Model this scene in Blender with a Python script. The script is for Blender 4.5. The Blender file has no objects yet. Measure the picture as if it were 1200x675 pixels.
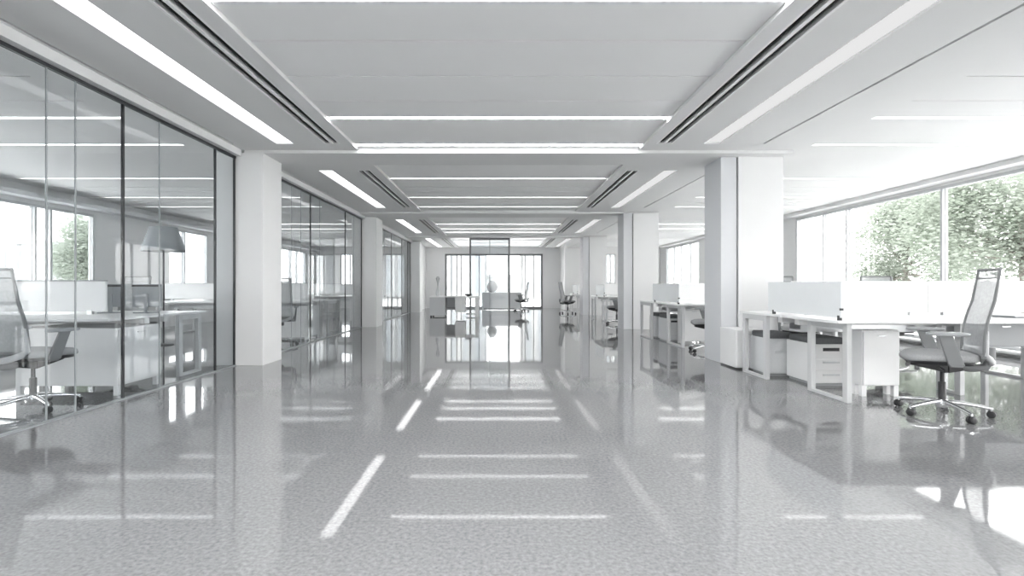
import bpy, math, random
from mathutils import Vector, Matrix

S = bpy.context.scene
COL = S.collection
R = math.radians
PI = math.pi

# ------------------------------------------------------------------ camera
EYE = 1.05
cam = bpy.data.cameras.new('camera')
cam.sensor_width = 36.0
cam.lens = 18.0                      # 600 px focal length on a 1200 px frame
cam.shift_x = 16.0 / 1200.0
cam.shift_y = -2.5 / 1200.0
cam.clip_start = 0.05
cam.clip_end = 400
camo = bpy.data.objects.new('camera', cam)
COL.objects.link(camo)
camo.location = (0, 0, EYE)
camo.rotation_euler = (R(90), 0, 0)
S.camera = camo

# ------------------------------------------------------------------ world, exposure
W_STRENGTH = 5.5
world = bpy.data.worlds.new('sky')
S.world = world
world.use_nodes = True
wn = world.node_tree.nodes
wl = world.node_tree.links
bg = wn['Background']
bg.inputs['Strength'].default_value = W_STRENGTH
tc = wn.new('ShaderNodeTexCoord')
sep = wn.new('ShaderNodeSeparateXYZ')
ramp = wn.new('ShaderNodeValToRGB')
wl.new(tc.outputs['Generated'], sep.inputs[0])
wl.new(sep.outputs['Z'], ramp.inputs[0])
ramp.color_ramp.elements[0].position = 0.0
ramp.color_ramp.elements[0].color = (1.0, 0.985, 0.975, 1)
ramp.color_ramp.elements[1].position = 0.8
ramp.color_ramp.elements[1].color = (0.98, 0.985, 1.0, 1)
wl.new(ramp.outputs[0], bg.inputs['Color'])

VS = S.view_settings
VS.view_transform = 'Standard'
VS.look = 'None'
VS.gamma = 1.0
VS.use_curve_mapping = False
VS.exposure = 1.82
CY = S.cycles
CY.max_bounces = 14
CY.diffuse_bounces = 7
CY.glossy_bounces = 5
CY.transmission_bounces = 8
CY.transparent_max_bounces = 40
CY.caustics_reflective = False
CY.caustics_refractive = False
CY.sample_clamp_indirect = 20.0
CY.use_denoising = True

STRIP_E = 1.4                        # emission of the thin ceiling strips
LONG_E = 0.75                         # emission of the long corridor lights

# ------------------------------------------------------------------ materials
def new_mat(name):
    m = bpy.data.materials.new(name)
    m.use_nodes = True
    m.node_tree.nodes.clear()
    out = m.node_tree.nodes.new('ShaderNodeOutputMaterial')
    return m, m.node_tree.nodes, m.node_tree.links, out

def plain(name, col, rough=0.5, metal=0.0, spec=0.5, var=0.03, scale=6.0, coat=0.0):
    m, n, l, out = new_mat(name)
    p = n.new('ShaderNodeBsdfPrincipled')
    l.new(p.outputs[0], out.inputs[0])
    p.inputs['Roughness'].default_value = rough
    p.inputs['Metallic'].default_value = metal
    p.inputs['Specular IOR Level'].default_value = spec
    p.inputs['Coat Weight'].default_value = coat
    t = n.new('ShaderNodeTexCoord')
    z = n.new('ShaderNodeTexNoise')
    z.inputs['Scale'].default_value = scale
    z.inputs['Detail'].default_value = 3
    l.new(t.outputs['Object'], z.inputs['Vector'])
    r = n.new('ShaderNodeValToRGB')
    r.color_ramp.elements[0].position = 0.3
    r.color_ramp.elements[1].position = 0.7
    r.color_ramp.elements[0].color = tuple(c * (1 - var) for c in col) + (1,)
    r.color_ramp.elements[1].color = tuple(min(1, c * (1 + var)) for c in col) + (1,)
    l.new(z.outputs[0], r.inputs[0])
    l.new(r.outputs[0], p.inputs['Base Color'])
    return m

def emit(name, col, strength):
    m, n, l, out = new_mat(name)
    e = n.new('ShaderNodeEmission')
    e.inputs[0].default_value = col + (1,)
    e.inputs[1].default_value = strength
    l.new(e.outputs[0], out.inputs[0])
    return m

def glass(name, tint, ior=1.5, refl=1.0):
    m, n, l, out = new_mat(name)
    tr = n.new('ShaderNodeBsdfTransparent')
    tr.inputs[0].default_value = tint + (1,)
    gl = n.new('ShaderNodeBsdfGlossy')
    gl.inputs['Color'].default_value = (refl, refl, refl, 1)
    gl.inputs['Roughness'].default_value = 0.0
    f0 = ((ior-1)/(ior+1))**2
    lw = n.new('ShaderNodeLayerWeight'); lw.inputs['Blend'].default_value = 0.5
    pw = n.new('ShaderNodeMath'); pw.operation = 'POWER'; pw.inputs[1].default_value = 5.0
    l.new(lw.outputs['Facing'], pw.inputs[0])
    fr = n.new('ShaderNodeMath'); fr.operation = 'MULTIPLY_ADD'
    fr.inputs[1].default_value = 1-f0; fr.inputs[2].default_value = f0
    l.new(pw.outputs[0], fr.inputs[0])
    mx = n.new('ShaderNodeMixShader')
    l.new(fr.outputs[0], mx.inputs[0])
    l.new(tr.outputs[0], mx.inputs[1])
    l.new(gl.outputs[0], mx.inputs[2])
    l.new(mx.outputs[0], out.inputs[0])
    return m

def meshy(name, col, open_):
    m, n, l, out = new_mat(name)
    tr = n.new('ShaderNodeBsdfTransparent')
    p = n.new('ShaderNodeBsdfPrincipled')
    p.inputs['Base Color'].default_value = col + (1,)
    p.inputs['Roughness'].default_value = 0.7
    t = n.new('ShaderNodeTexCoord')
    w = n.new('ShaderNodeTexNoise')
    w.inputs['Scale'].default_value = 40
    l.new(t.outputs['Object'], w.inputs['Vector'])
    mr = n.new('ShaderNodeMapRange')
    mr.inputs['From Min'].default_value = 0.3
    mr.inputs['From Max'].default_value = 0.7
    mr.inputs['To Min'].default_value = max(0, open_ - 0.06)
    mr.inputs['To Max'].default_value = open_ + 0.06
    l.new(w.outputs[0], mr.inputs[0])
    mx = n.new('ShaderNodeMixShader')
    l.new(mr.outputs[0], mx.inputs[0])
    l.new(p.outputs[0], mx.inputs[1])
    l.new(tr.outputs[0], mx.inputs[2])
    l.new(mx.outputs[0], out.inputs[0])
    return m

def floor_mat():
    m, n, l, out = new_mat('polished terrazzo')
    p = n.new('ShaderNodeBsdfPrincipled')
    l.new(p.outputs[0], out.inputs[0])
    t = n.new('ShaderNodeTexCoord')
    a = n.new('ShaderNodeTexNoise'); a.inputs['Scale'].default_value = 55; a.inputs['Detail'].default_value = 4
    b = n.new('ShaderNodeTexNoise'); b.inputs['Scale'].default_value = 1.3; b.inputs['Detail'].default_value = 4
    v = n.new('ShaderNodeTexVoronoi'); v.inputs['Scale'].default_value = 70
    for q in (a, b, v):
        l.new(t.outputs['Object'], q.inputs['Vector'])
    r = n.new('ShaderNodeValToRGB')
    r.color_ramp.elements[0].position = 0.30; r.color_ramp.elements[0].color = FLOOR_DARK + (1,)
    r.color_ramp.elements[1].position = 0.70; r.color_ramp.elements[1].color = FLOOR_LIGHT + (1,)
    l.new(a.outputs[0], r.inputs[0])
    vr = n.new('ShaderNodeValToRGB')
    vr.color_ramp.elements[0].position = 0.0; vr.color_ramp.elements[0].color = (0.80, 0.80, 0.80, 1)
    vr.color_ramp.elements[1].position = 0.35; vr.color_ramp.elements[1].color = (1, 1, 1, 1)
    l.new(v.outputs['Distance'], vr.inputs[0])
    br = n.new('ShaderNodeValToRGB')
    br.color_ramp.elements[0].position = 0.3; br.color_ramp.elements[0].color = (0.93, 0.93, 0.94, 1)
    br.color_ramp.elements[1].position = 0.7; br.color_ramp.elements[1].color = (1, 1, 1, 1)
    l.new(b.outputs[0], br.inputs[0])
    m1 = n.new('ShaderNodeMix'); m1.data_type = 'RGBA'; m1.blend_type = 'MULTIPLY'; m1.inputs[0].default_value = 1
    m2 = n.new('ShaderNodeMix'); m2.data_type = 'RGBA'; m2.blend_type = 'MULTIPLY'; m2.inputs[0].default_value = 1
    l.new(r.outputs[0], m1.inputs[6]); l.new(vr.outputs[0], m1.inputs[7])
    l.new(m1.outputs[2], m2.inputs[6]); l.new(br.outputs[0], m2.inputs[7])
    l.new(m2.outputs[2], p.inputs['Base Color'])
    p.inputs['Roughness'].default_value = 0.045
    p.inputs['IOR'].default_value = 1.95
    return m

def leaf_mat():
    m, n, l, out = new_mat('green leaves')
    t = n.new('ShaderNodeTexCoord')
    z = n.new('ShaderNodeTexNoise'); z.inputs['Scale'].default_value = 1.4; z.inputs['Detail'].default_value = 5
    l.new(t.outputs['Object'], z.inputs['Vector'])
    r = n.new('ShaderNodeValToRGB')
    r.color_ramp.elements[0].position = 0.35; r.color_ramp.elements[0].color = (0.25, 0.285, 0.235, 1)
    r.color_ramp.elements[1].position = 0.65; r.color_ramp.elements[1].color = (0.36, 0.39, 0.345, 1)
    l.new(z.outputs[0], r.inputs[0])
    d = n.new('ShaderNodeBsdfDiffuse'); tl = n.new('ShaderNodeBsdfTranslucent')
    l.new(r.outputs[0], d.inputs[0]); l.new(r.outputs[0], tl.inputs[0])
    mx = n.new('ShaderNodeMixShader'); mx.inputs[0].default_value = 0.5
    l.new(d.outputs[0], mx.inputs[1]); l.new(tl.outputs[0], mx.inputs[2])
    l.new(mx.outputs[0], out.inputs[0])
    return m

FLOOR_DARK = (0.19, 0.192, 0.195)
FLOOR_LIGHT = (0.30, 0.302, 0.305)
M = {
    'floor': floor_mat(),
    'wall': plain('white wall paint', (0.78, 0.78, 0.78), 0.6, var=0.01, scale=2),
    'ceil': plain('white ceiling paint', (0.76, 0.76, 0.76), 0.7, var=0.008, scale=2),
    'panel': plain('satin ceiling panel', (0.92, 0.92, 0.92), 0.55, var=0.012, scale=1.5),
    'colgrey': plain('pale grey column paint', (0.66, 0.67, 0.69), 0.5, var=0.01, scale=2),
    'white': plain('white lacquer', (0.82, 0.82, 0.82), 0.35, var=0.01),
    'whitemetal': plain('white powder coat', (0.88, 0.88, 0.88), 0.35, var=0.01),
    'legmetal': plain('light grey leg metal', (0.62, 0.625, 0.63), 0.4, var=0.01),
    'greypanel': plain('pale grey fabric panel', (0.64, 0.65, 0.66), 0.7, var=0.02, scale=40),
    'desk': plain('white desk laminate', (0.88, 0.88, 0.88), 0.3, var=0.01),
    'grey': plain('mid grey lacquer', (0.36, 0.37, 0.38), 0.45, var=0.02),
    'fabric': plain('grey woven seat fabric', (0.36, 0.365, 0.37), 0.85, var=0.12, scale=120),
    'cushion': plain('charcoal cushion fabric', (0.13, 0.135, 0.14), 0.85, var=0.12, scale=90),
    'black': plain('black plastic', (0.02, 0.02, 0.022), 0.4, var=0.1),
    'dark': plain('dark grey metal', (0.05, 0.052, 0.055), 0.4, var=0.05),
    'slot': plain('black vent slot', (0.02, 0.02, 0.02), 0.7, var=0.1),
    'chairgrey': plain('grey chair plastic', (0.21, 0.215, 0.22), 0.45, var=0.03),
    'chairpale': plain('pale grey chair plastic', (0.50, 0.505, 0.51), 0.4, var=0.03),
    'silver': plain('brushed silver', (0.62, 0.63, 0.64), 0.3, 0.7, var=0.03),
    'chrome': plain('polished aluminium', (0.8, 0.81, 0.82), 0.15, 0.9, var=0.02),
    'mullion': plain('dark glazing joint', (0.03, 0.032, 0.035), 0.4, var=0.05),
    'joint': plain('grey glazing joint', (0.30, 0.32, 0.33), 0.4, var=0.05),
    'winframe': plain('pale window frame', (0.55, 0.56, 0.57), 0.4, var=0.02),
    'greyframe': plain('grey door frame', (0.16, 0.165, 0.17), 0.4, var=0.03),
    'glass': glass('blue grey partition glass', (0.89, 0.905, 0.915), 1.5, 0.6),
    'winglass': glass('dimming window glass', (0.595, 0.60, 0.598), 1.4),  # panes tinted grey to cut the daylight let in
    'chairmesh': meshy('grey chair mesh', (0.46, 0.47, 0.48), 0.30),
    'screenglass': plain('frosted grey screen', (0.80, 0.82, 0.83), 0.25, var=0.01),
    'strip': emit('lit strip diffuser', (1.0, 1.0, 1.0), STRIP_E),
    'stripboost': emit('boosted strip diffuser', (1.0, 1.0, 1.0), STRIP_E*6.5),  # raised output for the near corridor strips and the added ones
    'stripmid': emit('lit inner strip diffuser', (1.0, 1.0, 1.0), STRIP_E*2.5),
    'long': emit('lit long diffuser', (1.0, 1.0, 1.0), LONG_E),
    'dim': emit('dimmed trough diffuser', (1.0, 1.0, 1.0), 0.23),
    'shade': plain('grey lamp shade cloth', (0.30, 0.32, 0.34), 0.8, var=0.05, scale=60),
    'leaf': leaf_mat(),
    'bark': plain('grey bark', (0.22, 0.20, 0.18), 0.9, var=0.2, scale=9),
    'ground': plain('pale paving outside', (0.72, 0.72, 0.71), 0.9, var=0.06, scale=0.6),
    'facade': plain('pale facade render', (0.27, 0.275, 0.275), 0.9, var=0.04, scale=0.7),
    'facadeglass': plain('facade window', (0.19, 0.205, 0.215), 0.4, var=0.1, scale=0.7),
    'screenface': plain('switched off display', (0.03, 0.032, 0.036), 0.15, var=0.03),
    'steel': plain('grey monitor shell', (0.32, 0.335, 0.35), 0.4, var=0.03),
    'ceramic': plain('pale ceramic', (0.6, 0.61, 0.62), 0.25, var=0.03),
}

# ------------------------------------------------------------------ mesh helpers
class MB:
    def __init__(self):
        self.v = []; self.f = []; self.smooth = []
    def add(self, vs, fs, sm=False):
        k = len(self.v)
        self.v += [tuple(p) for p in vs]
        self.f += [tuple(i + k for i in f) for f in fs]
        self.smooth += [sm] * len(fs)
        return self
    def box(self, x0, x1, y0, y1, z0, z1):
        if x0 > x1: x0, x1 = x1, x0
        if y0 > y1: y0, y1 = y1, y0
        if z0 > z1: z0, z1 = z1, z0
        vs = [(x0,y0,z0),(x1,y0,z0),(x1,y1,z0),(x0,y1,z0),(x0,y0,z1),(x1,y0,z1),(x1,y1,z1),(x0,y1,z1)]
        return self.add(vs, [(0,3,2,1),(4,5,6,7),(0,1,5,4),(1,2,6,5),(2,3,7,6),(3,0,4,7)])
    def hull8(self, a, b):
        """a, b: two quads (4 points each) joined into a solid"""
        return self.add(list(a) + list(b), [(3,2,1,0),(4,5,6,7),(0,1,5,4),(1,2,6,5),(2,3,7,6),(3,0,4,7)])
    def tube(self, pts, r, n=10, flat=1.0, up=(0,0,1)):
        pts = [Vector(p) for p in pts]
        rs = r if isinstance(r, (list, tuple)) else [r] * len(pts)
        rings = []
        for i, p in enumerate(pts):
            d = (pts[min(i+1, len(pts)-1)] - pts[max(i-1, 0)]).normalized()
            u = Vector(up)
            if abs(d.dot(u)) > 0.97: u = Vector((1,0,0))
            a = d.cross(u).normalized(); b = a.cross(d).normalized()
            rings.append([p + a*math.cos(2*PI*k/n)*rs[i] + b*math.sin(2*PI*k/n)*rs[i]*flat for k in range(n)])
        vs = [q for g in rings for q in g]
        fs = []
        for i in range(len(rings)-1):
            for k in range(n):
                k2 = (k+1) % n
                fs.append((i*n+k, i*n+k2, (i+1)*n+k2, (i+1)*n+k))
        self.add(vs, fs, True)
        self.add(rings[0], [tuple(range(n))]); self.add(rings[-1], [tuple(reversed(range(n)))])
        return self
    def lathe(self, prof, c=(0,0,0), n=24, axis='Z', caps=True):
        vs = []; fs = []
        for (r, h) in prof:
            for k in range(n):
                a = 2*PI*k/n
                if axis == 'Z': q = (c[0]+r*math.cos(a), c[1]+r*math.sin(a), c[2]+h)
                elif axis == 'X': q = (c[0]+h, c[1]+r*math.cos(a), c[2]+r*math.sin(a))
                else: q = (c[0]+r*math.cos(a), c[1]+h, c[2]+r*math.sin(a))
                vs.append(q)
        for i in range(len(prof)-1):
            for k in range(n):
                k2 = (k+1) % n
                fs.append((i*n+k, i*n+k2, (i+1)*n+k2, (i+1)*n+k))
        self.add(vs, fs, True)
        if caps:
            self.add(vs[:n], [tuple(reversed(range(n)))]); self.add(vs[-n:], [tuple(range(n))])
        return self
    def pad(self, w, d, layers, cx=0, cy=0, e=4.0, n=40, dish=0.0):
        """stack of superellipse outlines: layers = [(z, scale)]"""
        vs = []; fs = []
        for (z, s) in layers:
            for k in range(n):
                a = 2*PI*k/n
                c, q = math.cos(a), math.sin(a)
                x = math.copysign(abs(c)**(2/e), c)*w/2*s; y = math.copysign(abs(q)**(2/e), q)*d/2*s
                zz = z - dish*max(0.0, (-y/(d/2)))**3
                vs.append((cx+x, cy+y, zz))
        for i in range(len(layers)-1):
            for k in range(n):
                k2 = (k+1) % n
                fs.append((i*n+k, i*n+k2, (i+1)*n+k2, (i+1)*n+k))
        self.add(vs, fs, True)
        self.add(vs[:n], [tuple(reversed(range(n)))], True); self.add(vs[-n:], [tuple(range(n))], True)
        return self
    def build(self, name, mat, parent=None, bevel=0.0, loc=None):
        me = bpy.data.meshes.new(name)
        me.from_pydata(self.v, [], self.f)
        me.polygons.foreach_set('use_smooth', self.smooth)
        me.materials.append(M[mat] if isinstance(mat, str) else mat)
        me.update()
        o = bpy.data.objects.new(name, me)
        COL.objects.link(o)
        if parent is not None: o.parent = parent
        if loc is not None: o.location = loc
        if bevel > 0:
            b = o.modifiers.new('bevel', 'BEVEL')
            b.width = bevel; b.segments = 2; b.limit_method = 'ANGLE'; b.angle_limit = R(40)
        return o

def B(x0, x1, y0, y1, z0, z1): return MB().box(x0, x1, y0, y1, z0, z1)

def tag(o, label, cat, group=None, kind=None):
    o['label'] = label; o['category'] = cat
    if group: o['group'] = group
    if kind: o['kind'] = kind
    return o

def thing(name, label, cat, loc=(0,0,0), rz=0.0, group=None, kind=None):
    o = bpy.data.objects.new(name, None)
    o.empty_display_size = 0.1
    COL.objects.link(o)
    o.location = loc; o.rotation_euler = (0, 0, rz)
    return tag(o, label, cat, group, kind)

def struct(o):
    o['kind'] = 'structure'
    return o

def copy_tree(o, parent=None):
    c = o.copy(); COL.objects.link(c)
    if parent is not None:
        c.parent = parent
    for ch in list(o.children):
        copy_tree(ch, c)
    return c

# ================================================================== SETTING
XL, XR = -8.5, 7.6          # outer window walls
YB, YF = -7.0, 24.0         # wall behind the viewer, far glazed wall
ZC = 2.84                   # soffit height
ZP = 2.872                  # recessed panel height
ZS = 2.93                   # slab above

struct(B(XL-0.15, XR+0.15, YB-0.15, YF+0.15, -0.12, 0.0).build('floor', 'floor'))
struct(B(XL-0.15, XR+0.15, YB-0.15, YF+0.15, ZS, ZS+0.25).build('ceiling', 'ceil'))

# walls ------------------------------------------------------------
def wall_with_windows(name, axis, pos, th, a0, a1, wins, zs, zh, ztop=ZS):
    """solid wall with openings; axis 'x' = wall plane x=pos running along y"""
    mb = MB()
    def bx(s0, s1, z0, z1):
        if s1 - s0 < 1e-4 or z1 - z0 < 1e-4: return
        if axis == 'x': mb.box(pos, pos+th, s0, s1, z0, z1)
        else: mb.box(s0, s1, pos, pos+th, z0, z1)
    cur = a0
    for (s0, s1) in wins:
        bx(cur, s0, 0, ztop)
        bx(s0, s1, 0, zs); bx(s0, s1, zh, ztop)
        cur = s1
    bx(cur, a1, 0, ztop)
    return struct(mb.build(name, 'wall'))

SILL, HEAD = 0.10, 2.55
HEAD_R = 2.76; SILL_L = 0.75
right_wins = [(-6.0, 13.1), (14.3, 18.7), (19.4, 23.2)]
left_wins = [(-6.0, 10.8), (13.2, 15.0), (16.4, 19.2), (20.0, 22.6)]
wall_with_windows('wall_right', 'x', XR, 0.15, YB, YF+0.15, right_wins, SILL, HEAD_R)
wall_with_windows('wall_left', 'x', XL-0.15, 0.15, YB, YF+0.15, left_wins, SILL_L, HEAD)
wall_with_windows('wall_front', 'y', YB-0.15, 0.15, XL, XR, [(-0.6, 3.2), (3.6, 5.6)], 0.02, 2.75)

# far wall: full-height glazing in the middle, smaller windows aside
mb = MB()
def bw(x0, x1, z0, z1): mb.box(x0, x1, YF, YF+0.15, z0, z1)
bw(XL, -7.4, 0, ZS); bw(-7.4, -6.5, 0, 0.75); bw(-7.4, -6.5, HEAD, ZS); bw(-6.5, -5.3, 0, ZS)
bw(-5.3, -3.9, 0, 0.5); bw(-5.3, -3.9, HEAD, ZS); bw(-3.9, -2.5, 0, ZS); bw(-2.5, 2.08, HEAD, ZS)
bw(2.08, 4.75, 0, ZS); bw(4.75, 5.5, 0, 1.15); bw(4.75, 5.5, HEAD, ZS); bw(5.5, XR, 0, ZS)
struct(mb.build('wall_back', 'wall'))

win_no = [0]
def window(axis, pos, s0, s1, z0, z1, mulls, frame='winframe', fw=0.05, dep=0.10, sill=True, mw=0.045):
    win_no[0] += 1
    w = bpy.data.objects.new('window_%d' % win_no[0], None); COL.objects.link(w); struct(w)
    def bx(m, a0, a1, c0, c1, d=dep):
        if axis == 'x': m.box(pos-d/2, pos+d/2, a0, a1, c0, c1)
        else: m.box(a0, a1, pos-d/2, pos+d/2, c0, c1)
    f = MB()
    bx(f, s0, s1, z0, z0+fw); bx(f, s0, s1, z1-fw, z1); bx(f, s0, s0+fw, z0+fw, z1-fw); bx(f, s1-fw, s1, z0+fw, z1-fw)
    struct(f.build('window_frame', frame, w))
    edges = [s0+fw] + [m for m in mulls] + [s1-fw]
    for m in mulls:
        q = MB(); bx(q, m-mw/2, m+mw/2, z0+fw, z1-fw)
        struct(q.build('mullion', frame, w))
    for i in range(len(edges)-1):
        a = edges[i] + (mw/2 if i else 0); b = edges[i+1] - (mw/2 if i < len(edges)-2 else 0)
        q = MB(); bx(q, a, b, z0+fw, z1-fw, 0.012)
        struct(q.build('pane', 'winglass', w))
    return w

window('x', XR+0.06, *right_wins[0], SILL, HEAD_R, [-3.8, -1.6, 0.6, 2.8, 4.3, 6.5, 8.8, 11.2, 12.0])
window('x', XR+0.06, *right_wins[1], SILL, HEAD_R, [15.6, 17.2])
window('x', XR+0.06, *right_wins[2], SILL, HEAD_R, [20.4, 21.4, 22.3])
window('x', XL-0.06, *left_wins[0], SILL_L, HEAD, [-3.0, 0.0, 3.0, 6.2, 9.42, 9.75])
window('x', XL-0.06, *left_wins[1], SILL_L, HEAD, [13.9])
window('x', XL-0.06, *left_wins[2], SILL_L, HEAD, [17.8])
window('x', XL-0.06, *left_wins[3], SILL_L, HEAD, [21.0, 21.7])
window('y', YF+0.06, -7.4, -6.5, 0.75, HEAD, [-6.95])
window('y', YF+0.06, -5.3, -3.9, 0.5, HEAD, [-4.8, -4.35])
window('y', YF+0.06, -2.5, 2.08, 0.0, HEAD, [-2.2, -1.95, -1.75, -0.9, 0.45, 1.25, 1.65], frame='greyframe', fw=0.08, mw=0.035)
window('y', YB-0.08, -0.6, 3.2, 0.02, 2.75, [1.3])
window('y', YB-0.08, 3.6, 5.6, 0.02, 2.75, [4.6])
window('y', YF+0.06, 4.75, 5.5, 1.15, HEAD, [5.0, 5.25])

# daylight portals: they only guide the sky light through the openings
def portal(loc, rot, sx, sy):
    d = bpy.data.lights.new('window_portal', 'AREA'); d.shape = 'RECTANGLE'; d.size = sx; d.size_y = sy
    d.cycles.is_portal = True
    o = bpy.data.objects.new('window_portal', d); COL.objects.link(o); o.location = loc; o.rotation_euler = rot
for (a, b) in right_wins:
    portal((XR+0.14, (a+b)/2, (SILL+HEAD_R)/2), (R(90), 0, R(90)), b-a, HEAD_R-SILL)
for (a, b) in left_wins:
    portal((XL-0.14, (a+b)/2, (SILL_L+HEAD)/2), (R(90), 0, R(-90)), b-a, HEAD-SILL_L)
portal((-0.2, YF+0.14, HEAD/2), (R(-90), 0, 0), 4.5, HEAD)
portal((3.3, YB-0.14, 1.4), (R(90), 0, 0), 7.8, 2.7)

# pelmet over the right windows, sills
struct(B(7.36, 7.6, YB, YF, 2.80, ZP).build('trim_1', 'wall'))
struct(B(-8.5, -8.2, YB, YF, 2.62, 2.70).build('trim_2', 'greypanel', bevel=0.01))
struct(B(7.42, 7.6, -6.0, 13.1, SILL-0.04, SILL).build('trim_3', 'white', bevel=0.006))
struct(B(-8.5, -8.32, -6.0, 10.8, SILL_L-0.04, SILL_L).build('trim_4', 'white', bevel=0.006))

# ceiling panels, light strips --------------------------------------
STR_Y = [-3.5, -0.9, 1.2, 3.23, 5.56, 6.62, 8.7, 10.55, 11.8, 15.1, 16.4, 17.4, 19.8, 21.0, 22.4]
SEAMS = [2.2, 3.81, 5.04, 4.45, 9.45, 9.9, 11.2, 14.4, 15.8, 19.8, 21.2]
BEAMS = [(0.75, 1.0), (6.76, 7.42), (12.4, 13.1), (18.35, 18.95)]
HW = 0.035                                # half width of a strip
ZONES = [(-1.85, 1.85, 'centre'), (4.0, 7.6, 'window side'), (-8.5, -4.0, 'glass office')]
zone_phr = {'centre': 'corridor', 'window side': 'window side desks', 'glass office': 'glass offices'}
ordn = ['first', 'second', 'third', 'fourth', 'fifth', 'sixth', 'seventh', 'eighth', 'ninth', 'tenth', 'eleventh', 'last']
for (x0, x1, zn) in ZONES:
    cuts = []                             # (start, end) gaps between panels
    for y in STR_Y + [-5.6, -4.6, -2.4, 0.2]:
        h = HW * (1.4 if y == 3.23 else 1.0) if y > 3 else 0.09
        cuts.append((y-h, y+h))
    for y in SEAMS: cuts.append((y-0.009, y+0.009))
    cuts.sort()
    cur = YB
    for (a, b) in cuts + [(YF, YF)]:
        if a - cur > 0.01:
            struct(B(x0+(0.03 if x0 > 3 else 0.006), x1-(0.03 if x1 < -3 else 0.006), cur, a, ZP, ZS).build('ceiling_panel', 'panel' if zn == 'centre' else 'ceil'))
        cur = max(cur, b)
    vis = [y for y in STR_Y if y > 3 and (zn == 'centre' or 5 < y < 17)]
    for q, y in enumerate(vis):
        h = HW * (1.4 if y == 3.23 else 1.0)
        e0 = 0.35 if x0 < -8 else 0.02; e1 = 0.35 if x1 > 6 else 0.02
        t = thing('strip_light', 'thin crosswise strip light above the %s, %s counting away from the viewer' % (zone_phr[zn], ordn[q]),
                  'ceiling light', (0, y, ZP), group='crosswise ceiling strip lights')
        B(x0+e0, x1-e1, -h, h, 0.03, 0.055).build('light_housing', 'ceil', t)
        B(x0+e0+0.01, x1-e1-0.01, -h+0.004, h-0.004, 0.010, 0.03).build('diffuser', 'stripboost' if abs(x0) < 2 and y < 8 else 'stripmid' if y > 14 else 'strip', t)

for y in (-5.6, -4.6, -3.5, -2.4, -0.9, 0.2, 1.2):  # unseen strips added behind the viewer to brighten the corridor ceiling
    t = thing('strip_light', 'added crosswise strip light, unseen behind the viewer', 'ceiling light', (0, y, ZP), group='added strip lights behind the viewer')
    B(-1.83, 1.83, -0.09, 0.09, 0.03, 0.055).build('light_housing', 'ceil', t)
    B(-1.82, 1.82, -0.085, 0.085, 0.010, 0.03).build('diffuser', 'stripboost', t)

# soffits with the long lights, twin slot vents and shadow gaps -------
BAYS = [(-6.5, 0.6), (1.6, 6.45), (7.95, 11.75), (13.85, 17.4), (19.2, 23.7)]
for s, side in ((-1, 'left'), (1, 'right')):
    bars = MB()
    L0, L1 = 2.57, 2.80                  # long light
    V0, V1 = 1.985, 2.195                # vent
    G0, G1 = 3.325, 3.355                # shadow gap
    def sb(a, b, y0, y1): bars.box(s*a, s*b, y0, y1, ZC, ZS)
    cur = YB
    for (y0, y1) in BAYS:
        sb(1.85, 4.0, cur, y0)
        sb(1.85, V0, y0, y1); sb(V1, L0, y0, y1); sb(L1, G0, y0, y1); sb(G1, 4.0, y0, y1)
        cur = y1
    sb(1.85, 4.0, cur, YF)
    struct(bars.build('trim_%d' % (5 if s < 0 else 6), 'ceil'))
    bay_phr = ['', 'before the first columns', 'past the first columns', 'past the second columns', 'beside the far glazing']
    wall_phr = 'glass office' if s < 0 else 'open desk'
    for i, (y0, y1) in enumerate(BAYS):
        if i == 0: continue
        # shadow gap lining
        struct(B(s*G0, s*G1, y0, y1, ZC+0.04, ZS).build('trim_%d' % (10+i+(0 if s < 0 else 5)), 'dark'))
        mid = (y0+y1)/2; hl = (y1-y0)/2
        t = thing('linear_light', '%s in the corridor ceiling on the %s side, %s' % (
            'bright light trough' if s < 0 else 'dim light trough', wall_phr, bay_phr[i]), 'ceiling light',
            (s*(L0+L1)/2, mid, ZC), group='long lights along the corridor')
        hw = (L1-L0)/2
        h = MB(); h.box(-hw, -hw+0.008, -hl, hl, 0.0, 0.07); h.box(hw-0.008, hw, -hl, hl, 0.0, 0.07); h.box(-hw, hw, -hl, hl, 0.07, 0.085)
        h.build('light_housing', 'ceil', t)
        B(-hw+0.008, hw-0.008, -hl+0.005, hl-0.005, 0.02, 0.045).build('diffuser', 'long' if s < 0 else 'dim', t)
        t = thing('slot_vent', 'twin slot vent in the corridor ceiling on the %s side, %s' % (wall_phr, bay_phr[i]), 'ceiling vent',
                  (s*(V0+V1)/2, mid, ZC), group='twin slot ceiling vents')
        vw = (V1-V0)/2
        f = MB()
        f.box(-vw, -vw+0.022, -hl, hl, 0.0, 0.03); f.box(vw-0.022, vw, -hl, hl, 0.0, 0.03); f.box(-0.016, 0.016, -hl, hl, -0.002, 0.03)
        f.box(-vw+0.022, vw-0.022, -hl, -hl+0.02, 0.0, 0.03); f.box(-vw+0.022, vw-0.022, hl-0.02, hl, 0.0, 0.03)
        f.build('vent_frame', 'whitemetal', t)
        for (a, b) in ((-vw+0.022, -0.016), (0.016, vw-0.022)):
            q = MB(); q.box(a, b, -hl+0.02, hl-0.02, 0.045, 0.05)
            c = (a+b)/2
            q.box(c-0.004, c+0.004, -hl+0.02, hl-0.02, 0.012, 0.045)
            q.build('air_slot', 'slot', t)

# beams, columns ------------------------------------------------------
for i, (y0, y1) in enumerate(BEAMS):
    if i: struct(B(-3.36, 3.9, y0, y1, 2.80, ZS).build('beam', 'ceil', bevel=0.006))

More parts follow.
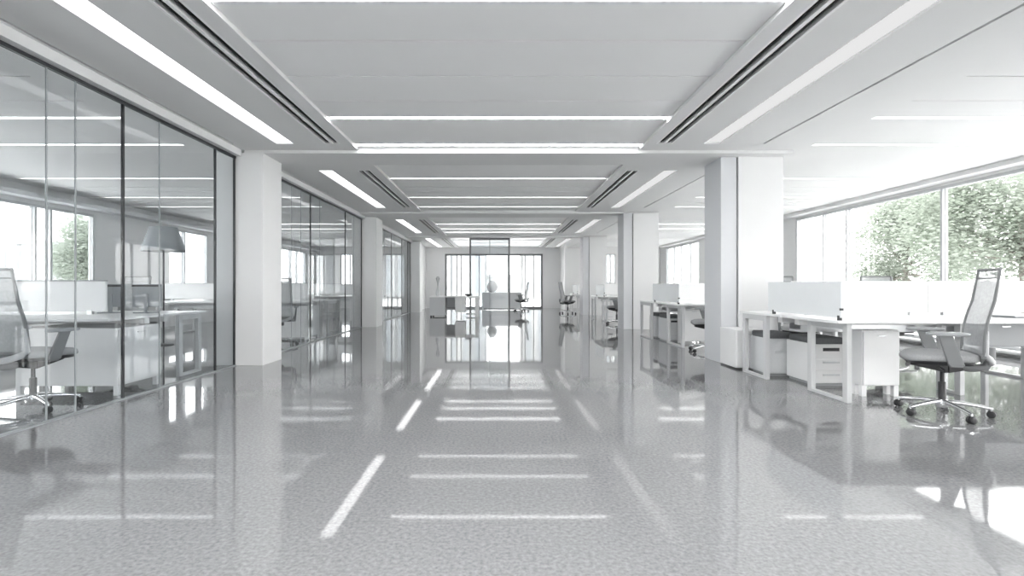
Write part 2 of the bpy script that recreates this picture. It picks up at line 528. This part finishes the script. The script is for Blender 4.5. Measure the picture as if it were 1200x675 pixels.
RC = [(6.95, 7.5), (12.35, 12.95), (18.3, 18.9)]
for (y0, y1) in RC:
    c = bpy.data.objects.new('column', None); COL.objects.link(c); struct(c)
    struct(B(3.02, 3.235, y0, y1, 0, 2.80).build('column_shaft', 'colgrey', c, bevel=0.004))
    struct(B(3.235, 3.25, y0+0.03, y1, 0, 2.80).build('shadow_joint', 'dark', c))
    struct(B(3.25, 3.86, y0-0.02, y1, 0, 2.80).build('column_cladding', 'wall', c, bevel=0.004))
LC = [(6.74, 7.32), (13.0, 13.7), (20.2, 20.8)]
for (y0, y1) in LC:
    c = bpy.data.objects.new('column', None); COL.objects.link(c); struct(c)
    struct(B(-3.72, -3.1, y0, y1, 0, 2.80).build('column_shaft', 'wall', c, bevel=0.004))
struct(B(-3.5, -3.38, 20.8, YF, 0, ZC).build('wall_side', 'wall'))
struct(B(2.9, 3.0, 22.3, YF, 0, ZC).build('wall_end', 'wall'))

# glass partition -----------------------------------------------------
GX = -3.47
def partition(y0, y1, joints, label, low=True):
    y0 += 0.004; y1 -= 0.004
    t = thing('glass_partition', label, 'glass wall', (GX, y0, 0), group='glass walls along the corridor', kind='thing')
    L = y1 - y0
    h = MB(); h.box(-0.09, 0.09, 0, L, 2.755, ZC); h.build('head_track', 'white', t)
    h = MB(); h.box(-0.012, 0.02, 0, L, 2.725, 2.755); h.build('head_trim', 'mullion', t, bevel=0.0)
    B(-0.02, 0.02, 0, L, 0.0, 0.014).build('floor_track', 'joint', t)
    es = [0.0] + [j[0]-y0 for j in joints] + [L]
    for (y, kind) in joints:
        w = 0.009 if kind == 'd' else 0.005
        dw = 0.012 if kind == 'd' else 0.005
        B(-dw, dw, y-y0-w, y-y0+w, 0.014, 2.725).build('mullion', 'mullion' if kind == 'd' else 'joint', t)
    for i in range(len(es)-1):
        B(-0.005, 0.005, es[i]+0.011, es[i+1]-0.011, 0.016, 2.725).build('glass_pane', 'glass', t)
    return t
partition(-5.0, 6.74, [(-3.0,'d'), (-1.0,'d'), (1.0,'d'), (2.6,'d'), (3.93,'j'), (4.20,'j'), (4.73,'d'), (5.24,'j'), (6.27,'d'), (6.725,'d')],
          'clear glass office wall with black joints before the first white column')
partition(7.32, 13.0, [(7.335,'d'), (8.6,'j'), (9.0,'j'), (9.45,'d'), (9.95,'j'), (11.6,'d'), (12.3,'j'), (12.97,'d')],
          'clear glass office wall between the first and second white columns')
partition(13.7, 20.2, [(13.72,'d'), (15.6,'j'), (16.6,'d'), (17.2,'j'), (18.4,'d'), (19.6,'d'), (20.17,'d')],
          'clear glass office wall past the second white column')

# ================================================================== OUTSIDE
struct(B(-140, 140, -60, 200, -0.6, -0.5).build('ground_outside', 'ground'))

def tree(loc, h, w, seed, label, n=3600, trunk=0.32):
    rnd = random.Random(seed)
    t = thing('tree', label, 'tree', loc, group='trees outside the windows')
    tr = MB()
    tr.tube([(0,0,0), (0.05,0.02,h*0.25), (-0.03,0.05,h*0.5), (0.02,0,h*0.8)], [0.16,0.12,0.08,0.03], 10)
    blobs = []
    for k in range(16):
        a = rnd.uniform(0, 2*PI); u = rnd.uniform(0.0, 1.0)
        zz = h*(trunk + (1-trunk)*(0.15+0.75*rnd.random()))
        f = math.sin(PI*min(1, max(0.05, (zz/h-trunk)/(1-trunk)*0.85+0.12)))
        rr = w*0.5*f*math.sqrt(u)*0.8
        c = Vector((rr*math.cos(a), rr*math.sin(a), zz))
        blobs.append((c, w*rnd.uniform(0.16, 0.26)))
        tr.tube([(0,0,h*0.3+0.25*zz*0.6), (c.x*0.5, c.y*0.5, zz*0.85), tuple(c)], [0.05,0.03,0.012], 6)
    tr.build('trunk', 'bark', t)
    lf = MB()
    for i in range(n):
        c, r = blobs[rnd.randrange(len(blobs))]
        d = Vector((rnd.gauss(0,1), rnd.gauss(0,1), rnd.gauss(0,1))).normalized()
        p = c + d*r*(rnd.random()**0.4)
        nrm = (d + Vector((rnd.gauss(0,.6), rnd.gauss(0,.6), rnd.gauss(0,.6)+.3))).normalized()
        a = nrm.cross(Vector((0,0,1)))
        if a.length < .01: a = Vector((1,0,0))
        a.normalize(); b = nrm.cross(a)
        s = rnd.uniform(0.045, 0.085)
        lf.add([p-a*s, p-b*s*.5, p+a*s, p+b*s*.5], [(0,1,2,3)])
    lf.build('foliage', 'leaf', t)
    return t
tree((16.3, 20.5, -0.5), 5.5, 5.0, 1, 'broad pale green tree rising over the desk screens in the middle window pane', 26000, 0.06)
tree((15.4, 15.0, -0.5), 6.2, 5.6, 2, 'pale green tree in the window pane behind the nearest mesh chair', 28000, 0.06)
tree((-16.2, 20.3, -0.5), 4.3, 4.2, 4, 'rounded green tree outside the glass office, seen between its window mullions', 18000, 0.06)
bd = thing('building', 'pale low building outside the glass office window', 'building', (-42.0, 40.0, -0.5))
B(-7, 6.5, 0, 6, 0, 4.8).build('wall', 'facade', bd)
B(-7.1, 6.6, -0.15, 6, 4.8, 5.1).build('parapet', 'facade', bd)
for k in range(6):
    for zz in (0.9, 3.0):
        f = B(-6.2+k*2.1, -4.9+k*2.1, -0.06, 0.02, zz, zz+1.2).build('window', 'facadeglass', bd)

def tower(x0, x1, y, h, label, n):
    t = thing('building', label, 'building', ((x0+x1)/2, y, -0.5))
    w = (x1-x0)/2
    B(-w, w, 0, 10, 0, h).build('wall', 'facade', t)
    B(-w-.2, w+.2, -.3, 10.2, h, h+.5).build('parapet', 'facade', t)
    st = 2*w/n
    for k in range(n):
        B(-w+st*(k+.3), -w+st*(k+.7), -.05, .05, .8, h-.8).build('window', 'facadeglass', t)
tower(-15, -1.6, 60, 15, 'pale tall building with window strips outside the far glazing', 9)
tower(3.0, 14, 62, 15, 'pale building at the edge of the far glazing, towards the open desks', 8)
tower(-6, 9, 95, 3.2, 'low hazy building in the gap outside the far glazing', 8)

# ================================================================== FURNITURE
# ---- task chair: front faces local -Y, origin on the floor ------------
def make_chair(label, group):
    t = thing('task_chair', label, 'chair', group=group)
    st = MB()
    st.pad(0.48, 0.47, [(0.450, .86), (0.456, .96), (0.466, 1.0), (0.490, 1.0), (0.505, .97), (0.513, .86), (0.513, .4)], 0, -0.03, 3.6, dish=0.02)
    st.build('seat', 'fabric', t)
    sh = MB(); sh.pad(0.45, 0.44, [(0.420, .8), (0.426, .96), (0.451, .96)], 0, -0.03, 3.6)
    sh.build('seat_pan', 'black', t)
    # mechanism
    mc = MB()
    mc.hull8([(-.05,-.22,.395), (.05,-.22,.395), (.05,-.22,.43), (-.05,-.22,.43)], [(-.075,.02,.345), (.075,.02,.345), (.075,.02,.43), (-.075,.02,.43)])
    mc.hull8([(-.075,.02,.345), (.075,.02,.345), (.075,.02,.43), (-.075,.02,.43)], [(-.06,.12,.37), (.06,.12,.37), (.06,.12,.43), (-.06,.12,.43)])
    mc.build('tilt_mechanism', 'black', t, bevel=0.008)
    lv = MB(); lv.tube([(0.06,-0.03,0.39), (0.20,-0.04,0.385), (0.27,-0.06,0.38)], [0.006,0.006,0.009], 8)
    lv.build('lever', 'black', t)
    # back carrier
    cr = MB()
    cr.tube([(0,0.08,0.40), (0,0.18,0.385), (0,0.27,0.40), (0,0.305,0.47), (0,0.31,0.56)], [.03,.03,.032,.03,.024], 12, 0.6, up=(1,0,0))
    cr.build('back_bracket', 'chairgrey', t)
    # backrest
    def bp(u, v):          # u -1..1 across, v 0..1 up
        w = 0.225 - 0.025*v
        y = 0.225 + 0.098*v - 0.022*math.sin(PI*min(1, v*1.6)) - 0.035*u*u
        z = 0.50 + 0.68*v
        return Vector((u*w, y + 0.0, z))
    nu, nv = 12, 16
    gm = MB(); vs = []; fs = []
    for j in range(nv+1):
        for i in range(nu+1):
            vs.append(bp(-1+2*i/nu, j/nv))
    for j in range(nv):
        for i in range(nu):
            a = j*(nu+1)+i
            fs.append((a, a+1, a+nu+2, a+nu+1))
    gm.add(vs, fs, True)
    back = gm.build('backrest', 'chairmesh', t)
    fr = MB()
    for s in (-1, 1):
        fr.tube([bp(s, v/14)+Vector((0,0.005,0)) for v in range(15)], [0.021]*3+[0.017]*9+[0.015]*3, 10, 0.62, up=(0,1,0))
    fr.tube([bp(-1+2*i/10, 1.0)+Vector((0,0.004,0.0)) for i in range(11)], 0.014, 10, 0.8)
    fr.tube([bp(-1+2*i/10, 0.0)+Vector((0,0.006,0.0)) for i in range(11)], 0.020, 10, 0.8)
    fr.build('back_frame', 'chairgrey', t)
    yk = MB()
    for s in (-1, 1):
        yk.tube([(s*0.03,0.29,0.44), (s*0.12,0.275,0.455), (s*0.20,0.235,0.485), bp(s, 0.03)+Vector((0,0.01,0)), bp(s, 0.16)+Vector((0,0.016,0)), bp(s, 0.30)+Vector((0,0.016,0))],
                [.024,.026,.028,.026,.020,.010], 12, 0.7, up=(0,1,0))
    yk.build('back_yoke', 'chairpale', t)
    hb = MB(); hb.tube([bp(-1+2*i/10, .90)+Vector((0,0.004,0)) for i in range(11)], 0.006, 8); hb.build('cross_band', 'chairgrey', back)
    # arms
    for s in (-1, 1):
        ar = MB()
        ar.hull8([(s*.235,-.03,.43), (s*.265,-.03,.43), (s*.265,.07,.43), (s*.235,.07,.43)], [(s*.262,-.10,.665), (s*.284,-.10,.665), (s*.284,-.01,.665), (s*.262,-.01,.665)])
        ar.box(s*.15, s*.262, -.02, .06, .418, .436)
        a = ar.build('armrest', 'chairgrey', t, bevel=0.006)
        pd = MB(); pd.pad(0.085, 0.27, [(.662, .85), (.668, 1.0), (.684, 1.0), (.690, .85)], s*.272, -.04, 3.0, n=28)
        pd.build('arm_pad', 'grey', a)
    # gas lift
    gl = MB(); gl.lathe([(.026,.10), (.027,.26), (.022,.265)], n=16); gl.lathe([(.015,.26), (.015,.37)], n=14); gl.build('gas_lift', 'black', t)
    # star base
    bs = MB(); bs.lathe([(.030,.055), (.046,.065), (.048,.105), (.034,.125)], n=20)
    cas = []
    for k in range(5):
        a = 2*PI*k/5 + R(18)
        c, s = math.cos(a), math.sin(a)
        bs.tube([(c*.03, s*.03, .105), (c*.12, s*.12, .102), (c*.24, s*.24, .086), (c*.315, s*.315, .072)], [.026,.022,.018,.014], 10, 0.8)
        bs.tube([(c*.308, s*.308, .078), (c*.308, s*.308, .052)], .009, 8)
        cas.append((a, c*.308, s*.308))
    sb = bs.build('star_base', 'chrome', t)
    for (a, cx, cy) in cas:
        cm = MB()
        cm.lathe([(.012,-.024), (.026,-.023), (.029,-.018), (.029,-.006), (.024,-.004), (.024,.004), (.029,.006), (.029,.018), (.026,.023), (.012,.024)], (0,0,.029), 18, 'X')
        cm.box(-.005, .005, -.012, .02, .029, .06)
        q = cm.build('caster', 'black', sb)
        q.location = (cx, cy, 0); q.rotation_euler = (0, 0, a*1.7)
    return t

CH_GROUP = 'mesh task chairs'
chair0 = make_chair('grey mesh task chair facing the corridor, nearest on the open desk side', CH_GROUP)
def face(dx, dy):            # rotation so that local -Y points along (dx, dy)
    return math.atan2(dx, -dy)
chair_specs = [
    ((3.64, 4.20), face(-1, 0.48), 'grey mesh task chair facing the corridor, nearest before the white desk screen'),
    ((4.05, 7.00), face(0.15, -1), 'mesh chair whose top edge shows above the screen by the wide column'),
    ((5.35, 7.00), face(-0.1, -1), 'mesh chair whose top edge shows above the white screen under the tree'),
    ((3.36, 8.16), face(-1, 0.2), 'mesh chair half hidden behind the nearest wide white column'),
    ((3.25, 14.05), face(-1, 0.3), 'mesh chair half hidden behind the second wide column'),
    ((2.60, 19.2), face(1, 0.2), 'small pale mesh chair by the last desk near the far glazing'),
    ((-3.98, 4.38), face(0.22, 0.97), 'mesh chair with its back turned, nearest behind the glass wall'),
    ((-3.87, 9.06), face(-0.3, 0.95), 'mesh chair behind the glass just past the first white column'),
    ((0.95, 21.4), face(-1, 0.2), 'small mesh chair at the low cabinet before the far glazing'),
    ((-5.2, 7.05), face(-0.1, -1), 'mesh chair on the far side of the nearest glass office desk'),
]
for i, (p, rz, lab) in enumerate(chair_specs):
    c = chair0 if i == 0 else copy_tree(chair0)
    c.location = (p[0], p[1], 0); c.rotation_euler = (0, 0, rz); c['label'] = lab

# ---- bench desks -------------------------------------------------------
TOP = 0.74
def bench(x_end, sx, y0, y1, length, label, end_screen=True, mids=(), scr0=0.1, near_leg=True):
    ym = (y0+y1)/2
    t = thing('bench_desk', label, 'desk', (x_end, ym, 0), group='white double bench desks')
    n0, f1 = y0-ym, y1-ym
    def bx(m, u0, u1, a, b, z0, z1): return m.box(sx*u0, sx*u1, a, b, z0, z1)
    bx(MB(), 0, length, n0, -0.02, TOP-0.025, TOP).build('desktop', 'desk', t, bevel=0.004)
    bx(MB(), 0, length, 0.02, f1, TOP-0.025, TOP).build('desktop', 'desk', t, bevel=0.004)
    us = [0.03] + list(mids) + [length-0.08]
    for k, u in enumerate(us):
        ins = 0.06 if k == 0 else 0.38
        for near, (a, b) in ((True, (n0+ins, -0.27)), (False, (0.30, f1-0.07))):
            if k == 0 and near and not near_leg: continue
            if k == 0: u = (0.12 if near else 0.0) if end_screen else 0.02
            lw = 0.065
            m = MB()
            bx(m, u, u+0.045, a, a+lw, 0, TOP-0.025); bx(m, u, u+0.045, b-lw, b, 0, TOP-0.025)
            bx(m, u, u+0.045, a+lw, b-lw, 0, 0.028); bx(m, u, u+0.045, a+lw, b-lw, TOP-0.085, TOP-0.025)
            m.build('leg_frame', 'legmetal', t, bevel=0.003)
    m = MB()
    bx(m, 0.08, length-0.09, -0.20, -0.12, TOP-0.09, TOP-0.025); bx(m, 0.08, length-0.09, 0.12, 0.20, TOP-0.09, TOP-0.025)
    m.build('support_beam', 'whitemetal', t)
    m = MB(); bx(m, 0.15, length-0.15, -0.10, 0.10, TOP-0.17, TOP-0.15); bx(m, 0.15, length-0.15, -0.105, -0.10, TOP-0.17, TOP-0.09); bx(m, 0.15, length-0.15, 0.10, 0.105, TOP-0.17, TOP-0.09)
    m.build('cable_tray', 'silver', t)
    # centre screens in two lengths
    half = (length - scr0)/2
    for k in range(2):
        a = scr0 + k*half + 0.012
        s = bx(MB(), a, a+half-0.024, -0.016, 0.016, TOP+0.03, 1.10).build('centre_screen', 'white', t, bevel=0.006)
        q = MB()
        for uu in (a+0.15, a+half-0.2): bx(q, uu, uu+0.05, -0.019, 0.019, TOP-0.02, TOP+0.05)
        q.build('screen_bracket', 'silver', s)
        if not end_screen:
            bx(MB(), a, a+half-0.024, -0.018, 0.018, 1.10, 1.112).build('top_rail', 'grey', s)
    if end_screen:
        s = bx(MB(), 0.045, 0.063, n0+0.03, 0.34, TOP+0.025, 1.092).build('end_screen', 'screenglass', t, bevel=0.003)
        for (ya, yb, za, zb) in ((n0+0.05, n0+0.075, TOP, TOP+0.045), (0.22, 0.245, TOP, TOP+0.045), (n0+0.029, n0+0.045, 0.83, 0.85)):
            bx(MB(), 0.040, 0.068, ya, yb, za, zb).build('screen_clamp', 'dark', s)
    return t
bench(3.0, 1, 4.52, 6.36, 3.0, 'white bench desk with a grey end screen, nearest on the window side', mids=(1.42,))
bench(3.0, 1, 8.62, 10.9, 3.0, 'white bench desk with grey end screen past the first wide column', mids=(1.42,))
bench(3.0, 1, 14.7, 16.6, 3.0, 'white bench desk past the second wide column on the window side', mids=(1.42,))
bench(3.0, 1, 19.7, 21.5, 3.0, 'small white bench desk on the window side nearest the far glazing', mids=(1.42,))
bench(-3.66, -1, 4.80, 6.42, 3.4, 'white bench desk nearest behind the glass wall, over a grey cabinet', False, mids=(1.6,), scr0=0.62, near_leg=False)
bench(-3.72, -1, 9.85, 12.0, 3.4, 'white bench desk behind the glass between the first and second columns', False, mids=(1.6,), scr0=0.2, near_leg=False)
bench(-3.72, -1, 15.4, 17.2, 3.4, 'dim white bench desk behind the glass past the second column', False, mids=(1.6,), scr0=0.2, near_leg=False)

# ---- drawer pedestals ---------------------------------------------------
def pedestal(x0, x1, y0, y1, h, label, cushion=True, body='white', n=3):
    cx, cy = (x0+x1)/2, (y0+y1)/2
    t = thing('drawer_pedestal', label, 'drawer unit', (cx, cy, 0), group='low drawer units under the desks')
    w, d = (x1-x0)/2, (y1-y0)/2
    B(-w, w, -d+0.018, d, 0.03, h).build('body', body, t, bevel=0.004)
    B(-w+0.02, w-0.02, -d+0.04, d-0.02, 0.0, 0.03).build('plinth', 'grey', t)
    dh = (h-0.05)/n
    for k in range(n):
        z0 = 0.04 + k*dh
        dr = B(-w+0.006, w-0.006, -d, -d+0.018, z0, z0+dh-0.008).build('drawer', body, t, bevel=0.002)
        zc = z0 + dh*0.62
        q = MB()
        if k == n-1: q.box(-w*0.5, w*0.5, -d-0.004, -d+0.002, zc-0.012, zc+0.022)
        else: q.box(-w*0.5, w*0.5, -d-0.012, -d+0.002, zc-0.008, zc+0.010)
        q.build('handle', 'black' if k == 2 else 'silver', dr)
    if cushion:
        c = MB(); c.pad(2*w, 2*d, [(h, .96), (h+0.012, 1.0), (h+0.05, 1.0), (h+0.065, .94)], 0, 0, 8, n=36)
        c.build('seat_cushion', 'cushion', t)
    return t
pedestal(3.30, 3.64, 5.34, 5.86, 0.44, 'white three drawer unit with charcoal cushion under the nearest bench desk')
pedestal(3.12, 3.42, 5.92, 6.34, 0.44, 'cushioned drawer unit behind the nearest one, under the same bench', body='greypanel', n=1)
pedestal(3.14, 3.46, 9.55, 10.05, 0.44, 'cushioned drawer unit under the desk past the first wide column', body='greypanel')
pedestal(3.16, 3.46, 10.25, 10.7, 0.44, 'cushioned drawer unit deeper under the desk past the first column', body='greypanel')
pedestal(3.20, 3.52, 15.4, 15.9, 0.46, 'small white drawer unit under the desk past the second wide column', False)

# ---- cabinets ----------------------------------------------------------
def cabinet(x0, x1, y0, y1, z0, z1, label, ndoor=1, front='-y', body='white', feet=True, door='white'):
    cx, cy = (x0+x1)/2, (y0+y1)/2
    t = thing('storage_cabinet', label, 'cabinet', (cx, cy, 0), group='white storage cabinets')
    w, d = (x1-x0)/2, (y1-y0)/2
    B(-w, w, -d, d, z0, z1).build('body', body, t, bevel=0.004)
    if feet and z0 > 0.02:
        for sx in (-1, 1):
            for sy in (-1, 1):
                B(sx*w, sx*(w-0.045), sy*d, sy*(d-0.045), 0, z0).build('foot', 'whitemetal', t)
    for k in range(ndoor):
        if front == '-y':
            a = -w + 2*w*k/ndoor + 0.006; b = -w + 2*w*(k+1)/ndoor - 0.006
            dr = B(a, b, -d-0.018, -d-0.001, z0+0.01, z1-0.012).build('door', door, t, bevel=0.002)
            B(a+(b-a)*0.4, a+(b-a)*0.6, -d-0.026, -d-0.017, z1-0.06, z1-0.05).build('handle', 'silver', dr)
        else:
            s = 1 if front == '+x' else -1
            a = -d + 2*d*k/ndoor + 0.006; b = -d + 2*d*(k+1)/ndoor - 0.006
            dr = B(s*(w+0.001), s*(w+0.018), a, b, z0+0.01, z1-0.012).build('door', door, t, bevel=0.002)
            B(s*(w+0.017), s*(w+0.026), a+(b-a)*0.4, a+(b-a)*0.6, z1-0.06, z1-0.05).build('handle', 'silver', dr)
    return t
cabinet(3.45, 3.80, 4.86, 5.00, 0.10, 0.63, 'plain white cabinet on short legs under the nearest bench, by the mesh chair')
cabinet(2.98, 3.34, 6.42, 6.88, 0.02, 0.50, 'low white cabinet at the foot of the nearest wide column')
cabinet(3.32, 3.78, 9.3, 9.5, 0.04, 0.64, 'white cabinet under the bench desk beside the half hidden chair')
cabinet(4.68, 5.10, 4.95, 5.20, 0.46, 0.712, 'grey drawer box hung under the nearest bench at the picture edge', body='grey', feet=False, door='grey')
cabinet(-4.62, -3.64, 4.90, 5.50, 0.09, 0.645, 'grey fronted cabinet with a white end behind the nearest glass', front='+x', body='white')
cabinet(-4.45, -3.72, 9.95, 10.6, 0.05, 0.66, 'white cabinet behind the glass beside the second office chair', front='+x', body='white')
cabinet(-0.72, 1.02, 22.7, 23.2, 0.06, 0.76, 'long low pale cabinet standing before the far glazing', 4, body='greypanel', door='greypanel')
cabinet(-4.5, -3.72, 15.5, 16.05, 0.05, 0.66, 'dim white cabinet behind the glass past the second column', front='+x', body='white')

# ---- monitors, laptop ----------------------------------------------------
def monitor(x, y, w, h, rz, label, zt=TOP):
    t = thing('monitor', label, 'monitor', (x, y, zt), rz, group='grey desk monitors')
    B(-w/2, w/2, -0.012, 0.012, 0.07, 0.07+h).build('shell', 'steel', t, bevel=0.006)
    B(-w/2+0.01, w/2-0.01, 0.012, 0.015, 0.08, 0.06+h).build('display', 'screenface', t)
    B(-w/2, w/2, -0.016, -0.012, 0.07+h-0.03, 0.07+h-0.008).build('top_band', 'black', t)
    q = MB(); q.box(-0.02, 0.02, -0.03, -0.012, 0.012, 0.22); q.box(-0.1, 0.1, -0.09, 0.06, 0, 0.012)
    q.build('stand', 'steel', t, bevel=0.003)
    return t
monitor(-4.42, 5.85, 0.30, 0.26, R(4), 'small grey monitor behind glass, closer to the turned chair')
monitor(-4.02, 5.86, 0.34, 0.26, R(-3), 'small grey monitor behind glass, closer to the corridor')
lp = thing('laptop', 'closed grey laptop on the white desk behind the mesh chair', 'laptop', (5.12, 5.05, TOP), R(6))
B(-.17, .17, -.12, .12, 0.003, .014).build('base', 'steel', lp, bevel=0.004)
B(-.17, .17, -.12, .12, .015, .022).build('lid', 'silver', lp, bevel=0.003)

# ---- floor lamp in the glass office ---------------------------------------
fl = thing('floor_lamp', 'floor lamp with a grey tapered shade behind the glass wall', 'lamp', (-5.95, 9.1, 0))
MB().lathe([(.16,0), (.16,.012), (.13,.02), (.02,.03)], n=28).build('base', 'dark', fl)
MB().tube([(0,0,.02), (0,0,1.0), (0,0,1.72)], .014, 12).build('pole', 'dark', fl)
sh = MB()
sh.lathe([(.345,1.66), (.31,1.80), (.25,1.98), (.215,2.09)], n=36, caps=False)
sh.lathe([(.208,2.09), (.243,1.98), (.303,1.80), (.338,1.66)], n=36, caps=False)
sh.lathe([(.02,2.085), (.215,2.09)], n=36, caps=False)
sh.build('lamp_shade', 'shade', fl)

# ---- glazed door frame standing in the corridor ------------------------------
pt = thing('glass_door_frame', 'tall grey door frame with glass standing near the corridor end', 'door frame', (-0.31, 18.45, 0))
PWd = 0.70; PH = 2.775
B(-PWd-0.03, -PWd+0.03, -0.04, 0.04, 0, PH).build('jamb', 'greyframe', pt)
B(PWd-0.03, PWd+0.03, -0.04, 0.04, 0, PH).build('jamb', 'greyframe', pt)
B(-PWd+0.03, PWd-0.03, -0.04, 0.04, PH-0.07, PH).build('head_rail', 'greyframe', pt)
B(-0.012, 0.012, -0.02, 0.02, 0.0, PH-0.07).build('mullion', 'joint', pt)
for (a, b) in ((-PWd+0.03, -0.012), (0.012, PWd-0.03)):
    B(a, b, -0.006, 0.006, 0.0, PH-0.07).build('glass_pane', 'glass', pt)

# ---- reception desk ------------------------------------------------------------
rd = thing('reception_desk', 'white desk with open side standing across the corridor end', 'desk', (-1.48, 17.6, 0))
B(-.84, .82, -.36, .36, .66, .70).build('desktop', 'desk', rd, bevel=0.004)
B(-.84, -.32, -.33, .30, 0.05, .66).build('side_cabinet', 'greypanel', rd, bevel=0.004)
B(.02, .36, -.33, .25, .16, .66).build('drawer_box', 'white', rd, bevel=0.004)
B(-.32, .02, .25, .28, .3, .66).build('modesty_panel', 'greypanel', rd)
for sy in (-1, 1):
    B(-.82, -.76, sy*.32, sy*.26, 0, .05).build('foot', 'dark', rd)
B(.70, .80, -.35, .35, 0, .66).build('side_panel', 'white', rd, bevel=0.004)
B(.36, .70, .26, .29, .05, .09).build('foot_rail', 'whitemetal', rd)
bo = thing('bowl', 'dark shallow bowl on the white desk at the corridor end', 'bowl', (-1.02, 17.5, .70))
MB().lathe([(.05,0), (.09,.02), (.15,.07), (.145,.072), (.085,.03), (.02,.02)], n=24).build('bowl_body', 'black', bo)
va = thing('vase', 'tall slim grey vase on the end of the corridor desk', 'vase', (-2.08, 17.6, .70))
MB().lathe([(.05,0), (.075,.06), (.07,.16), (.035,.26), (.04,.30)], n=20).build('vase_body', 'ceramic', va)
tw = MB()
for k in range(6):
    a = k*1.05
    tw.tube([(0,0,.25), (.02*math.cos(a), .02*math.sin(a), .45), (.06*math.cos(a), .06*math.sin(a), .62+.03*(k % 3))], [.006,.006,.016], 6)
tw.build('dry_stems', 'grey', va)
va = thing('vase', 'round pale vase on the low cabinet before the far glazing', 'vase', (-.28, 22.95, .76))
MB().lathe([(.10,0), (.22,.10), (.26,.24), (.22,.38), (.12,.48), (.11,.52)], n=28).build('vase_body', 'ceramic', va)
